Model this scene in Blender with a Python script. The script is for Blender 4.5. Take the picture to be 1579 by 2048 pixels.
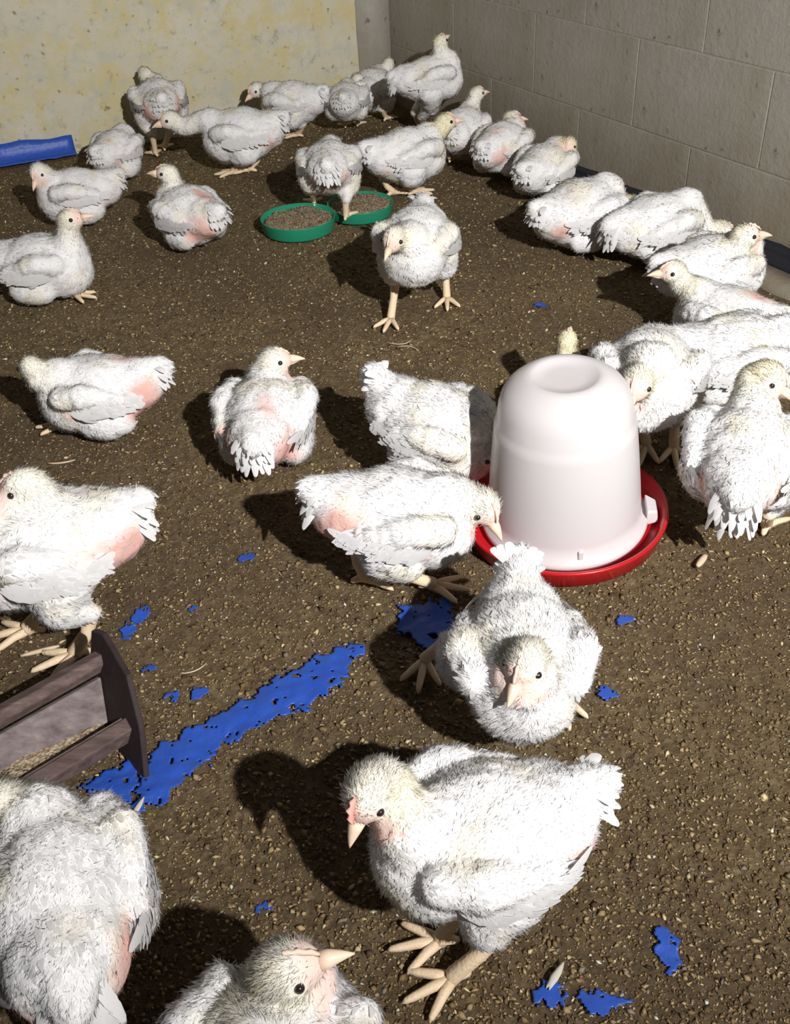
import bpy, math
import numpy as np
from mathutils import Vector, Matrix, noise

for o in list(bpy.data.objects):
    bpy.data.objects.remove(o)
SC = bpy.context.scene
COL = SC.collection
R = math.radians

# ------------------------------------------------------------------ camera
CAM_H, PITCH, ROLL, FPX = 1.0, R(37.0), R(3.5), 1950.0
fwd = Vector((0, math.cos(PITCH), -math.sin(PITCH)))
dwn = Vector((0, -math.sin(PITCH), -math.cos(PITCH)))
rgt = Vector((1, 0, 0))
cr = rgt * math.cos(ROLL) + dwn * math.sin(ROLL)
cd = dwn * math.cos(ROLL) - rgt * math.sin(ROLL)
cam_d = bpy.data.cameras.new('camera')
cam_d.sensor_fit = 'VERTICAL'
cam_d.sensor_height = 24.0
cam_d.lens = 24.0 * FPX / 2048.0
cam_d.clip_start = 0.02
cam = bpy.data.objects.new('camera', cam_d)
M = Matrix.Identity(4)
for i in range(3):
    M[i][0] = cr[i]; M[i][1] = -cd[i]; M[i][2] = -fwd[i]
M[2][3] = CAM_H
cam.matrix_world = M
COL.objects.link(cam)
SC.camera = cam

# ------------------------------------------------------------------ light
world = bpy.data.worlds.new('night_room')
SC.world = world
world.use_nodes = True
world.node_tree.nodes['Background'].inputs[0].default_value = (0.9, 0.93, 1.0, 1)
world.node_tree.nodes['Background'].inputs[1].default_value = 0.045
# hand-held torch, a step to the right of the photographer
ld = bpy.data.lights.new('torch', 'SPOT')
ld.energy = 670
ld.color = (1.0, 0.975, 0.95)
ld.shadow_soft_size = 0.022
ld.spot_size = R(112)
ld.spot_blend = 1.0
torch = bpy.data.objects.new('torch', ld)
torch.location = (0.95, -0.8, 1.85)
aim = Vector((-0.15, 3.6, 0.9))
torch.rotation_euler = (aim - torch.location).to_track_quat('-Z', 'Y').to_euler()
COL.objects.link(torch)

SC.view_settings.view_transform = 'Standard'
SC.view_settings.look = 'None'
SC.view_settings.gamma = 1.0
SC.view_settings.use_curve_mapping = False
SC.view_settings.exposure = 0.0

RNG = np.random.default_rng(7)

# ------------------------------------------------------------------ helpers
def tag(o, label=None, cat=None, group=None, kind=None):
    if label: o['label'] = label
    if cat: o['category'] = cat
    if group: o['group'] = group
    if kind: o['kind'] = kind
    return o

def link(name, me, mat=None, parent=None):
    o = bpy.data.objects.new(name, me)
    COL.objects.link(o)
    if mat is not None:
        for m in (mat if isinstance(mat, (list, tuple)) else [mat]):
            me.materials.append(m)
    if parent is not None:
        o.parent = parent
    return o

def empty(name, loc, rz=0.0, s=1.0):
    o = bpy.data.objects.new(name, None)
    o.empty_display_size = 0.05
    o.location = loc
    o.rotation_euler = (0, 0, rz)
    o.scale = (s, s, s)
    COL.objects.link(o)
    return o

def mesh(name, V, F, smooth=True, col=None, mi=None):
    """F: list of index tuples or an (n,k) array"""
    me = bpy.data.meshes.new(name)
    V = np.asarray(V, dtype=np.float32).reshape(-1, 3)
    if isinstance(F, np.ndarray):
        n, k = F.shape
        me.vertices.add(len(V)); me.vertices.foreach_set('co', V.ravel())
        me.loops.add(n * k); me.loops.foreach_set('vertex_index', F.astype(np.int32).ravel())
        me.polygons.add(n)
        me.polygons.foreach_set('loop_start', np.arange(0, n * k, k, dtype=np.int32))
        me.update(calc_edges=True)
    else:
        me.from_pydata(V.tolist(), [], F)
    if smooth:
        me.polygons.foreach_set('use_smooth', np.ones(len(me.polygons), dtype=bool))
    if col is not None:
        a = me.attributes.new('Col', 'FLOAT_COLOR', 'POINT')
        c = np.ones((len(V), 4), dtype=np.float32); c[:, :3] = col
        a.data.foreach_set('color', c.ravel())
    if mi is not None:
        me.polygons.foreach_set('material_index', np.asarray(mi, dtype=np.int32))
    me.update()
    return me

def lathe(profile, n=64, close=True):
    V, F = [], []
    k = len(profile)
    for i in range(n):
        a = 2 * math.pi * i / n
        for r, z in profile:
            V.append((r * math.cos(a), r * math.sin(a), z))
    for i in range(n):
        j = (i + 1) % n
        for q in range(k - 1):
            F.append((i * k + q, j * k + q, j * k + q + 1, i * k + q + 1))
    return V, F

def box(x0, x1, y0, y1, z0, z1):
    V = [(x, y, z) for z in (z0, z1) for y in (y0, y1) for x in (x0, x1)]
    F = [(0, 2, 3, 1), (4, 5, 7, 6), (0, 1, 5, 4), (2, 6, 7, 3), (0, 4, 6, 2), (1, 3, 7, 5)]
    return V, F

def bevel(o, w=0.003, seg=2):
    m = o.modifiers.new('bevel', 'BEVEL'); m.width = w; m.segments = seg; m.limit_method = 'ANGLE'
    return o

def nz(p, sc=1.0):
    return noise.noise(Vector(p) * sc)

# ------------------------------------------------------------------ materials
def newmat(name):
    m = bpy.data.materials.new(name); m.use_nodes = True
    nt = m.node_tree
    for n in list(nt.nodes): nt.nodes.remove(n)
    out = nt.nodes.new('ShaderNodeOutputMaterial')
    return m, nt, out

def N(nt, t, **kw):
    n = nt.nodes.new(t)
    for k, v in kw.items():
        if k in n.inputs.keys(): n.inputs[k].default_value = v
        else: setattr(n, k, v)
    return n

def ramp(nt, fac, stops, interp='LINEAR'):
    r = nt.nodes.new('ShaderNodeValToRGB'); r.color_ramp.interpolation = interp
    e = r.color_ramp.elements
    while len(e) > 1: e.remove(e[-1])
    e[0].position = stops[0][0]; e[0].color = (*stops[0][1], 1)
    for p, c in stops[1:]:
        x = e.new(p); x.color = (*c, 1)
    nt.links.new(fac, r.inputs[0])
    return r.outputs[0]

def mixc(nt, fac, a, b, mode='MIX'):
    m = nt.nodes.new('ShaderNodeMix'); m.data_type = 'RGBA'; m.blend_type = mode
    for s, v in ((m.inputs[0], fac), (m.inputs[6], a), (m.inputs[7], b)):
        if hasattr(v, 'is_linked') or hasattr(v, 'links'): nt.links.new(v, s)
        elif isinstance(v, (int, float)): s.default_value = v
        else: s.default_value = (*v, 1)
    return m.outputs[2]

def objco(nt):
    return nt.nodes.new('ShaderNodeTexCoord').outputs['Object']

def noi(nt, co, scale, detail=4, rough=0.55):
    n = N(nt, 'ShaderNodeTexNoise'); n.inputs['Scale'].default_value = scale
    n.inputs['Detail'].default_value = detail; n.inputs['Roughness'].default_value = rough
    nt.links.new(co, n.inputs['Vector'])
    return n.outputs['Fac']

def bump(nt, h, strength, dist):
    b = N(nt, 'ShaderNodeBump'); b.inputs['Strength'].default_value = strength; b.inputs['Distance'].default_value = dist
    nt.links.new(h, b.inputs['Height'])
    return b.outputs['Normal']

def principled(nt, out, color=None, rough=0.7, normal=None, spec=0.3):
    p = N(nt, 'ShaderNodeBsdfPrincipled')
    p.inputs['Roughness'].default_value = rough
    p.inputs['Specular IOR Level'].default_value = spec
    if color is not None:
        if isinstance(color, tuple): p.inputs['Base Color'].default_value = (*color, 1)
        else: nt.links.new(color, p.inputs['Base Color'])
    if normal is not None: nt.links.new(normal, p.inputs['Normal'])
    nt.links.new(p.outputs[0], out.inputs[0])
    return p

MAT = {}
def attr(nt):
    a = nt.nodes.new('ShaderNodeAttribute'); a.attribute_name = 'Col'
    return a.outputs['Color']

m, nt, out = newmat('chick_body')
co = objco(nt)
c = mixc(nt, ramp(nt, noi(nt, co, 38, 5), [(0.42, (0, 0, 0)), (0.72, (0.30, 0.30, 0.30))]), attr(nt), (0.62, 0.60, 0.60))
principled(nt, out, c, 0.9, bump(nt, noi(nt, co, 160, 4, 0.7), 0.5, 0.004), 0.15)
MAT['body'] = m

for key, nm, tf in (('feather', 'chick_feather', 0.22), ('down', 'chick_down', 0.32)):
    m, nt, out = newmat(nm)
    d = N(nt, 'ShaderNodeBsdfDiffuse'); t = N(nt, 'ShaderNodeBsdfTranslucent'); mx = N(nt, 'ShaderNodeMixShader')
    mx.inputs[0].default_value = tf
    a = attr(nt); nt.links.new(a, d.inputs[0]); nt.links.new(a, t.inputs[0])
    nt.links.new(d.outputs[0], mx.inputs[1]); nt.links.new(t.outputs[0], mx.inputs[2]); nt.links.new(mx.outputs[0], out.inputs[0])
    MAT[key] = m

m, nt, out = newmat('chick_leg')
co = objco(nt)
c = mixc(nt, noi(nt, co, 60), (0.74, 0.55, 0.36), (0.80, 0.66, 0.47))
v = N(nt, 'ShaderNodeTexVoronoi'); v.inputs['Scale'].default_value = 260; nt.links.new(co, v.inputs['Vector'])
principled(nt, out, c, 0.6, bump(nt, v.outputs['Distance'], 0.4, 0.001), 0.3)
MAT['leg'] = m

m, nt, out = newmat('chick_beak')
co = objco(nt)
principled(nt, out, mixc(nt, noi(nt, co, 90), (0.82, 0.58, 0.44), (0.80, 0.66, 0.50)), 0.45, None, 0.4); MAT['beak'] = m
m, nt, out = newmat('chick_comb')
co = objco(nt)
principled(nt, out, mixc(nt, noi(nt, co, 120), (0.75, 0.30, 0.26), (0.82, 0.46, 0.40)), 0.55, None, 0.3); MAT['comb'] = m
m, nt, out = newmat('chick_pale_comb')
co = objco(nt)
principled(nt, out, mixc(nt, noi(nt, co, 120), (0.80, 0.55, 0.46), (0.80, 0.62, 0.50)), 0.6, None, 0.3); MAT['pale_comb'] = m
m, nt, out = newmat('chick_eye')
co = objco(nt)
principled(nt, out, mixc(nt, noi(nt, co, 40), (0.012, 0.010, 0.010), (0.03, 0.02, 0.015)), 0.15, None, 0.6); MAT['eye'] = m

# litter ground
m, nt, out = newmat('litter_ground')
co = objco(nt)
big = noi(nt, co, 2.2, 4)
v = N(nt, 'ShaderNodeTexVoronoi'); v.inputs['Scale'].default_value = 150; nt.links.new(co, v.inputs['Vector'])
vb = N(nt, 'ShaderNodeTexVoronoi'); vb.inputs['Scale'].default_value = 75; nt.links.new(co, vb.inputs['Vector'])
grain = ramp(nt, v.outputs['Color'], [(0.0, (0.09, 0.062, 0.034)), (0.35, (0.175, 0.125, 0.068)), (0.6, (0.24, 0.175, 0.096)), (0.8, (0.31, 0.235, 0.13)), (1.0, (0.46, 0.37, 0.23))])
grain2 = ramp(nt, vb.outputs['Color'], [(0.0, (0.08, 0.055, 0.03)), (0.5, (0.19, 0.136, 0.07)), (1.0, (0.30, 0.225, 0.118))])
c = mixc(nt, 0.45, grain, grain2)
c = mixc(nt, ramp(nt, big, [(0.38, (0, 0, 0)), (0.66, (0.75, 0.75, 0.75))]), c, (0.125, 0.086, 0.055))
h = mixc(nt, 0.8, v.outputs['Distance'], noi(nt, co, 90, 8, 0.75))
principled(nt, out, c, 0.95, bump(nt, h, 1.0, 0.01), 0.12)
MAT['ground'] = m

m, nt, out = newmat('litter_chip')
principled(nt, out, attr(nt), 0.9, None, 0.15); MAT['chip'] = m

# left wall: cream limewash over plaster, flecked and stained
m, nt, out = newmat('cream_limewash')
co = objco(nt)
c = mixc(nt, ramp(nt, noi(nt, co, 3.5, 5), [(0.35, (0, 0, 0)), (0.65, (1, 1, 1))]), (0.60, 0.565, 0.46), (0.545, 0.505, 0.37))
c = mixc(nt, ramp(nt, noi(nt, co, 8, 6, 0.7), [(0.46, (0, 0, 0)), (0.60, (0.9, 0.9, 0.9))]), c, (0.57, 0.49, 0.25))
c = mixc(nt, ramp(nt, noi(nt, co, 13, 7, 0.75), [(0.50, (0, 0, 0)), (0.62, (0.8, 0.8, 0.8))]), c, (0.47, 0.48, 0.42))
c = mixc(nt, ramp(nt, noi(nt, co, 19, 6, 0.75), [(0.57, (0, 0, 0)), (0.65, (0.65, 0.65, 0.65))]), c, (0.33, 0.27, 0.17))
c = mixc(nt, ramp(nt, noi(nt, co, 36, 3, 0.5), [(0.65, (0, 0, 0)), (0.71, (0.75, 0.75, 0.75))]), c, (0.20, 0.16, 0.10))
principled(nt, out, c, 0.85, bump(nt, noi(nt, co, 45, 8, 0.65), 0.4, 0.006), 0.2)
MAT['cream'] = m

def concrete(name, c0, c1, c2):
    m, nt, out = newmat(name)
    co = objco(nt)
    c = mixc(nt, noi(nt, co, 3, 6, 0.6), c0, c1)
    c = mixc(nt, ramp(nt, noi(nt, co, 11, 6, 0.7), [(0.45, (0, 0, 0)), (0.7, (0.6, 0.6, 0.6))]), c, c2)
    ms = N(nt, 'ShaderNodeMapping'); ms.inputs['Scale'].default_value = (9, 9, 1.3); nt.links.new(co, ms.inputs[0])
    c = mixc(nt, ramp(nt, noi(nt, ms.outputs[0], 1.0, 6, 0.65), [(0.40, (0, 0, 0)), (0.68, (0.6, 0.6, 0.6))]), c, (0.28, 0.245, 0.18))
    c = mixc(nt, ramp(nt, noi(nt, co, 30, 3, 0.5), [(0.66, (0, 0, 0)), (0.74, (0.7, 0.7, 0.7))]), c, (0.09, 0.075, 0.055))
    # damp brown soiling rising from the litter
    s = N(nt, 'ShaderNodeSeparateXYZ'); g = N(nt, 'ShaderNodeNewGeometry'); nt.links.new(g.outputs['Position'], s.inputs[0])
    mr = N(nt, 'ShaderNodeMapRange'); mr.inputs['From Min'].default_value = 0.0; mr.inputs['From Max'].default_value = 0.34
    mr.inputs['To Min'].default_value = 1.3; mr.inputs['To Max'].default_value = 0.0
    nt.links.new(s.outputs[2], mr.inputs['Value'])
    mm = N(nt, 'ShaderNodeMath', operation='MULTIPLY'); nt.links.new(mr.outputs[0], mm.inputs[0]); nt.links.new(noi(nt, co, 7, 4), mm.inputs[1])
    c = mixc(nt, mm.outputs[0], c, (0.19, 0.145, 0.085))
    principled(nt, out, c, 0.9, bump(nt, noi(nt, co, 60, 8, 0.7), 0.5, 0.006), 0.2)
    return m
MAT['block'] = concrete('concrete_block', (0.34, 0.32, 0.275), (0.385, 0.365, 0.32), (0.285, 0.27, 0.245))
MAT['mortar'] = concrete('mortar', (0.35, 0.33, 0.285), (0.39, 0.37, 0.325), (0.30, 0.285, 0.255))
MAT['cement'] = concrete('grey_cement', (0.34, 0.325, 0.29), (0.40, 0.385, 0.35), (0.28, 0.26, 0.22))

def plastic(name, c0, c1, rough, spec=0.5, bs=30, bstr=0.1, bd=0.004, trans=0.0):
    m, nt, out = newmat(name)
    co = objco(nt)
    p = principled(nt, out, mixc(nt, noi(nt, co, bs), c0, c1), rough, bump(nt, noi(nt, co, bs * 1.6, 4), bstr, bd), spec)
    if trans:
        t = N(nt, 'ShaderNodeBsdfTranslucent'); t.inputs[0].default_value = (*c0, 1)
        mx = N(nt, 'ShaderNodeMixShader'); mx.inputs[0].default_value = trans
        nt.links.new(p.outputs[0], mx.inputs[1]); nt.links.new(t.outputs[0], mx.inputs[2]); nt.links.new(mx.outputs[0], out.inputs[0])
    return m
MAT['tank'] = plastic('milky_plastic', (0.74, 0.715, 0.725), (0.77, 0.745, 0.75), 0.32, 0.5, 8, 0.03, 0.004, 0.25)
MAT['red'] = plastic('red_plastic', (0.55, 0.008, 0.016), (0.46, 0.006, 0.012), 0.3, 0.5, 12, 0.05)
MAT['green'] = plastic('green_plastic', (0.012, 0.28, 0.155), (0.02, 0.22, 0.125), 0.45, 0.4, 25, 0.1)
MAT['blue'] = plastic('blue_tarpaulin', (0.018, 0.075, 0.50), (0.035, 0.10, 0.38), 0.42, 0.4, 60, 0.35, 0.004)
MAT['black'] = plastic('black_sheet', (0.012, 0.012, 0.016), (0.02, 0.02, 0.028), 0.5, 0.4, 30, 0.3)
MAT['feed'] = None
m, nt, out = newmat('feed_mash')
co = objco(nt)
v = N(nt, 'ShaderNodeTexVoronoi'); v.inputs['Scale'].default_value = 230; nt.links.new(co, v.inputs['Vector'])
c = ramp(nt, v.outputs['Color'], [(0.0, (0.17, 0.12, 0.075)), (0.5, (0.33, 0.25, 0.165)), (1.0, (0.50, 0.41, 0.29))])
principled(nt, out, c, 0.95, bump(nt, v.outputs['Distance'], 0.8, 0.006), 0.1); MAT['feed'] = m

m, nt, out = newmat('weathered_wood')
co = objco(nt)
mp = N(nt, 'ShaderNodeMapping'); mp.inputs['Scale'].default_value = (6, 90, 90); nt.links.new(co, mp.inputs[0])
c = ramp(nt, noi(nt, mp.outputs[0], 1.0, 6, 0.65), [(0.25, (0.055, 0.036, 0.032)), (0.55, (0.125, 0.085, 0.078)), (0.8, (0.22, 0.165, 0.15))])
principled(nt, out, c, 0.75, bump(nt, noi(nt, mp.outputs[0], 1.0, 6), 0.5, 0.004), 0.3); MAT['wood'] = m
m, nt, out = newmat('shadowed_dark_wood')  # dark brown wood, deepened so the end board's shadow is in its colour
co = objco(nt)
principled(nt, out, mixc(nt, noi(nt, co, 40, 5), (0.018, 0.011, 0.012), (0.045, 0.028, 0.028)), 0.7, bump(nt, noi(nt, co, 90, 4), 0.4, 0.003), 0.3); MAT['shadowed_dark_wood'] = m
m, nt, out = newmat('dusty_board')
co = objco(nt)
mp = N(nt, 'ShaderNodeMapping'); mp.inputs['Scale'].default_value = (14, 60, 60); nt.links.new(co, mp.inputs[0])
c = ramp(nt, noi(nt, mp.outputs[0], 1.0, 6, 0.7), [(0.3, (0.10, 0.07, 0.075)), (0.55, (0.20, 0.165, 0.165)), (0.8, (0.34, 0.30, 0.27))])
principled(nt, out, c, 0.8, bump(nt, noi(nt, co, 130, 4), 0.4, 0.003), 0.3); MAT['board'] = m
m, nt, out = newmat('pale_straw')
co = objco(nt)
principled(nt, out, mixc(nt, noi(nt, co, 80), (0.55, 0.42, 0.28), (0.68, 0.56, 0.42)), 0.8, None, 0.2); MAT['straw'] = m

# ------------------------------------------------------------------ the room
CORNER = Vector((0.085, 3.975, 0))
UL = Vector((math.cos(R(-158.7)), math.sin(R(-158.7)), 0))     # along the cream wall, to the left
UR = Vector((math.cos(R(-63.0)), math.sin(R(-63.0)), 0))       # along the concrete wall, to the right

def ground_z(x, y):
    return 0.006 * nz((x, y, 0.3), 3.0) + 0.0035 * nz((x, y, 5.3), 11.0) - 0.004

def inside(x, y):
    """inside the two walls"""
    dx, dy = x - CORNER.x, y - CORNER.y
    nl = Vector((UL.y, -UL.x)); 
    nl = nl if nl.dot(Vector((0, -1))) > 0 else -nl
    nr = Vector((UR.y, -UR.x)); 
    nr = nr if nr.dot(Vector((-1, 0))) > 0 else -nr
    return (dx * nl.x + dy * nl.y) > 0.0 and (dx * nr.x + dy * nr.y) > 0.0

xs = np.arange(-2.2, 2.21, 0.025); ys = np.arange(-0.6, 4.41, 0.025)
V = [(x, y, ground_z(x, y)) for y in ys for x in xs]
nx = len(xs)
F = [(j * nx + i, j * nx + i + 1, (j + 1) * nx + i + 1, (j + 1) * nx + i) for j in range(len(ys) - 1) for i in range(nx - 1)]
floor = link('floor', mesh('floor', V, F), MAT['ground'])
tag(floor, kind='structure', label='brown litter floor of wood shavings and droppings')

def wall(name, u, length, mat, h=1.6, inset=0.0):
    ang = math.atan2(u.y, u.x)
    side = -1 if name == 'wall_right' else 1
    # local x runs along the wall, local y points out of the room
    V, F = box(-0.12, length, min(0, side * -0.12), max(0, side * -0.12), -0.03, h)
    o = link(name, mesh(name, V, F, smooth=False), mat)
    o.location = (CORNER.x, CORNER.y, 0)
    o.rotation_euler = (0, 0, ang)
    return o
wl = wall('wall_left', UL, 2.6, MAT['cream'])
tag(wl, kind='structure', label='cream limewashed plaster wall')
wr = wall('wall_right', UR, 3.2, MAT['mortar'])
tag(wr, kind='structure', label='grey concrete block wall')
# the concrete wall is laid in running bond: each block its own piece, joints recessed
for v in wr.data.vertices:
    if v.co.y < 0.01: v.co.y = 0.0014
BL, BH, J = 0.46, 0.222, 0.004
Vb, Fb = box(-BL / 2 + J / 2, BL / 2 - J / 2, 0.0, 0.05, J / 2, BH - J / 2)
Vh, Fh = box(-BL / 4 + J / 2, BL / 4 - J / 2, 0.0, 0.05, J / 2, BH - J / 2)
bm_full = mesh('block', Vb, Fb, smooth=False); bm_full.materials.append(MAT['block'])
bm_half = mesh('half_block', Vh, Fh, smooth=False); bm_half.materials.append(MAT['block'])
for r_ in range(8):
    off = 0.0 if r_ % 2 else -BL / 2
    for q in range(8):
        x = BL / 2 + q * BL + off
        if x < 0.0:
            continue
        me, xx = bm_full, x
        if r_ % 2 == 0 and q == 0: continue
        o = bpy.data.objects.new('block', me); COL.objects.link(o); o.parent = wr
        o.location = (xx, 0.0010 * float(RNG.random()) - 0.0003, -0.02 + r_ * BH)
        bevel(o, 0.0012, 2)
    if r_ % 2 == 0:
        o = bpy.data.objects.new('block', bm_half); COL.objects.link(o); o.parent = wr
        o.location = (BL / 4, 0.0, -0.02 + r_ * BH); bevel(o, 0.0012, 2)

# bare cement strip on the cream wall beside the corner
V, F = [], []
n = 24
for i in range(n):
    z = -0.02 + 1.6 * i / (n - 1)
    w0 = 0.128 + 0.006 * nz((z * 3, 0.2, 1)) + 0.004 * nz((z * 14, 2, 1))
    V += [(-0.02, 0.001, z), (-0.02, 0.010, z), (w0 - 0.006, 0.009, z), (w0, 0.001, z)]
for i in range(n - 1):
    for k in range(3):
        a = i * 4 + k
        F.append((a, a + 4, a + 5, a + 1))
F.append((0, 1, 2, 3)); F.append(tuple(n * 4 - 4 + k for k in (3, 2, 1, 0)))
tr = link('trim_1', mesh('trim_1', V, F), MAT['cement'])
tr.location = (CORNER.x, CORNER.y, 0); tr.rotation_euler = (0, 0, math.atan2(UL.y, UL.x))
tag(tr, kind='structure', label='bare grey cement strip beside the corner')

# litter chips: nobody could count them
def inside2(a, b):
    return inside(a - 0.035, b + 0.04) and inside(a + 0.035, b + 0.02)
def litter(n, seed):
    rg = np.random.default_rng(seed)
    pts = []
    while len(pts) < n:
        k = n
        # denser towards the lens, where single shavings can be told apart
        y = 0.2 + 3.8 * rg.random(k) ** 1.75
        hw = 0.36 + 0.5 * y
        x = (rg.random(k) * 2 - 1) * np.minimum(hw, 1.75)
        for a, b in zip(x, y):
            if inside2(a, b): pts.append((a, b))
    P = np.array(pts[:n])
    z = np.array([ground_z(a, b) for a, b in P])
    size = np.clip(rg.lognormal(math.log(0.0021), 0.42, n), 0.0011, 0.0065) * (1 + 0.22 * P[:, 1])
    asp = rg.uniform(0.28, 0.8, n); th = rg.uniform(0.12, 0.36, n)
    yaw = rg.uniform(0, 2 * math.pi, n)
    tl = rg.normal(0, 0.35, n); tm = rg.normal(0, 0.35, n)
    ux = np.stack([np.cos(yaw), np.sin(yaw), tl], 1); ux /= np.linalg.norm(ux, axis=1)[:, None]
    uy = np.stack([-np.sin(yaw), np.cos(yaw), tm], 1); uy -= (uy * ux).sum(1)[:, None] * ux; uy /= np.linalg.norm(uy, axis=1)[:, None]
    uz = np.cross(ux, uy)
    C = np.stack([P[:, 0], P[:, 1], z + size * 0.25], 1)
    # squashed octahedron with uneven corners
    jit = lambda: rg.uniform(0.7, 1.25, n)[:, None]
    ex, ey, ez = ux * size[:, None], uy * (size * asp)[:, None], uz * (size * th)[:, None]
    Vs = np.stack([C + ex * jit(), C + ey * jit(), C - ex * jit(), C - ey * jit(), C + ez * jit(), C - ez * jit()], 1)
    T = np.array([(0, 1, 4), (1, 2, 4), (2, 3, 4), (3, 0, 4), (1, 0, 5), (2, 1, 5), (3, 2, 5), (0, 3, 5)])
    F = (T[None] + (np.arange(n) * 6)[:, None, None]).reshape(-1, 3)
    pal = np.array([(0.10, 0.066, 0.034), (0.15, 0.102, 0.05), (0.20, 0.143, 0.072), (0.27, 0.20, 0.105), (0.055, 0.035, 0.022), (0.40, 0.32, 0.19), (0.16, 0.13, 0.10), (0.55, 0.48, 0.36)])
    pr = np.array([0.22, 0.26, 0.21, 0.13, 0.07, 0.04, 0.06, 0.01])
    c = np.minimum(pal[rg.choice(8, n, p=pr)] * np.array((1.42, 1.44, 1.44)), 0.62) * rg.uniform(0.8, 1.2, n)[:, None]
    return Vs.reshape(-1, 3), F, np.repeat(c, 6, axis=0)
V, F, c = litter(150000, 3)
lit = link('litter_shavings', mesh('litter_shavings', V, F, smooth=False, col=c), MAT['chip'])
tag(lit, 'loose brown shavings and crumbs strewn all over the floor', 'litter', kind='stuff')

# ------------------------------------------------------------------ drinker
dr = empty('poultry_drinker', (0.276, 1.262, 0.0))
dr.rotation_euler = (R(0.5), R(-3.2), R(20))
tag(dr, 'milky white bell drinker standing in a round red tray', 'drinker')
prof = [(0.0, 0.006), (0.150, 0.006), (0.157, 0.010), (0.163, 0.036), (0.1655, 0.040), (0.163, 0.043), (0.158, 0.040), (0.152, 0.017), (0.146, 0.013), (0.0, 0.013)]
V, F = lathe(prof, 96)
link('tray', mesh('tray', V, F), MAT['red'], dr)
prof = [(0.124, 0.018), (0.132, 0.018), (0.134, 0.024), (0.132, 0.030), (0.1235, 0.033), (0.1215, 0.055), (0.1185, 0.095), (0.1135, 0.150), (0.1085, 0.198),
        (0.1075, 0.207), (0.1050, 0.213), (0.1030, 0.221), (0.1000, 0.241), (0.0955, 0.256), (0.0870, 0.269), (0.074, 0.280), (0.062, 0.2865), (0.054, 0.2885), (0.048, 0.2875), (0.043, 0.2845),
        (0.028, 0.283), (0.0, 0.283)]
V, F = lathe(prof, 96)
tk = link('tank', mesh('tank', V, F), MAT['tank'], dr)
# locking lugs on the rim of the tank
for a in (-28, 92, 212):
    V, F = [], []
    for (r0, w, z) in ((0.130, 0.024, 0.018), (0.149, 0.017, 0.018), (0.130, 0.024, 0.046), (0.147, 0.016, 0.040)):
        for sgn in (-1, 1): V.append((r0, sgn * w, z))
    F = [(0, 1, 3, 2), (4, 6, 7, 5), (0, 4, 5, 1), (2, 3, 7, 6), (0, 2, 6, 4), (1, 5, 7, 3)]
    lg = link('lug', mesh('lug', V, F, smooth=False), MAT['tank'], tk)
    lg.rotation_euler = (0, 0, R(a)); bevel(lg, 0.003, 3)
V, F = box(-0.004, 0.0015, -0.004, 0.004, 0.034, 0.05)
rb = link('rib', mesh('rib', V, F, smooth=False), MAT['tank'], tk)
rb.location = (0.125 * math.cos(R(-108)), 0.125 * math.sin(R(-108)), 0); rb.rotation_euler = (0, 0, R(-108)); bevel(rb, 0.002, 2)

# ------------------------------------------------------------------ green feed trays
def feed_tray(loc, r, h, label, rz=0.0, tilt=0.0):
    t = empty('feed_tray', loc); t.rotation_euler = (tilt, 0, rz)
    tag(t, label, 'feed tray', 'green feed trays')
    prof = [(0.0, 0.002), (r * 0.93, 0.002), (r * 0.955, 0.006), (r, h - 0.002), (r * 1.005, h), (r * 0.985, h), (r * 0.94, 0.008), (0.0, 0.006)]
    V, F = lathe(prof, 64)
    link('dish', mesh('dish', V, F), MAT['green'], t)
    return t
def feed_heap(loc, r, z0, label, seed):
    rg = np.random.default_rng(seed)
    V, F = [(0, 0, z0 + 0.004)], []
    nr, na = 14, 56
    for i in range(1, nr + 1):
        rr = r * i / nr
        for k in range(na):
            a = 2 * math.pi * k / na
            V.append((rr * math.cos(a), rr * math.sin(a), z0 + 0.004 * (1 - (i / nr) ** 2) + 0.006 * nz((rr * math.cos(a) * 30, rr * math.sin(a) * 30, seed)) - (0.010 if i == nr else 0)))
    for k in range(na): F.append((0, 1 + k, 1 + (k + 1) % na))
    for i in range(nr - 1):
        for k in range(na):
            a = 1 + i * na + k; b = 1 + i * na + (k + 1) % na
            F.append((a, a + na, b + na, b))
    # loose pellets on top
    for _ in range(420):
        a = rg.uniform(0, 2 * math.pi); rr = r * 0.94 * math.sqrt(rg.random()); s = rg.uniform(0.0018, 0.0038)
        x, y = rr * math.cos(a), rr * math.sin(a); z = z0 + 0.004 * (1 - (rr / r) ** 2) + 0.006 * nz((x * 30, y * 30, seed)) + s * 0.5
        b = len(V)
        V += [(x + s, y, z), (x, y + s * 0.7, z), (x - s, y, z), (x, y - s * 0.7, z), (x, y, z + s * 0.7), (x, y, z - s)]
        F += [(b, b + 1, b + 4), (b + 1, b + 2, b + 4), (b + 2, b + 3, b + 4), (b + 3, b, b + 4)]
    o = link('poultry_feed', mesh('poultry_feed', V, F), MAT['feed']); o.location = loc
    return tag(o, label, 'feed', kind='stuff')
feed_tray((-0.218, 2.66, 0.001), 0.104, 0.040, 'round green feed tray nearest the lying chick, its full rim showing')
feed_heap((-0.218, 2.66, 0.001), 0.097, 0.031, 'pale feed mash filling the left green tray', 5)
feed_tray((-0.046, 2.755, 0.0), 0.094, 0.036, 'round green feed tray behind the legs of the facing chick')
feed_heap((-0.046, 2.755, 0.0), 0.088, 0.029, 'pale feed mash filling the right green tray', 6)
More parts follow.
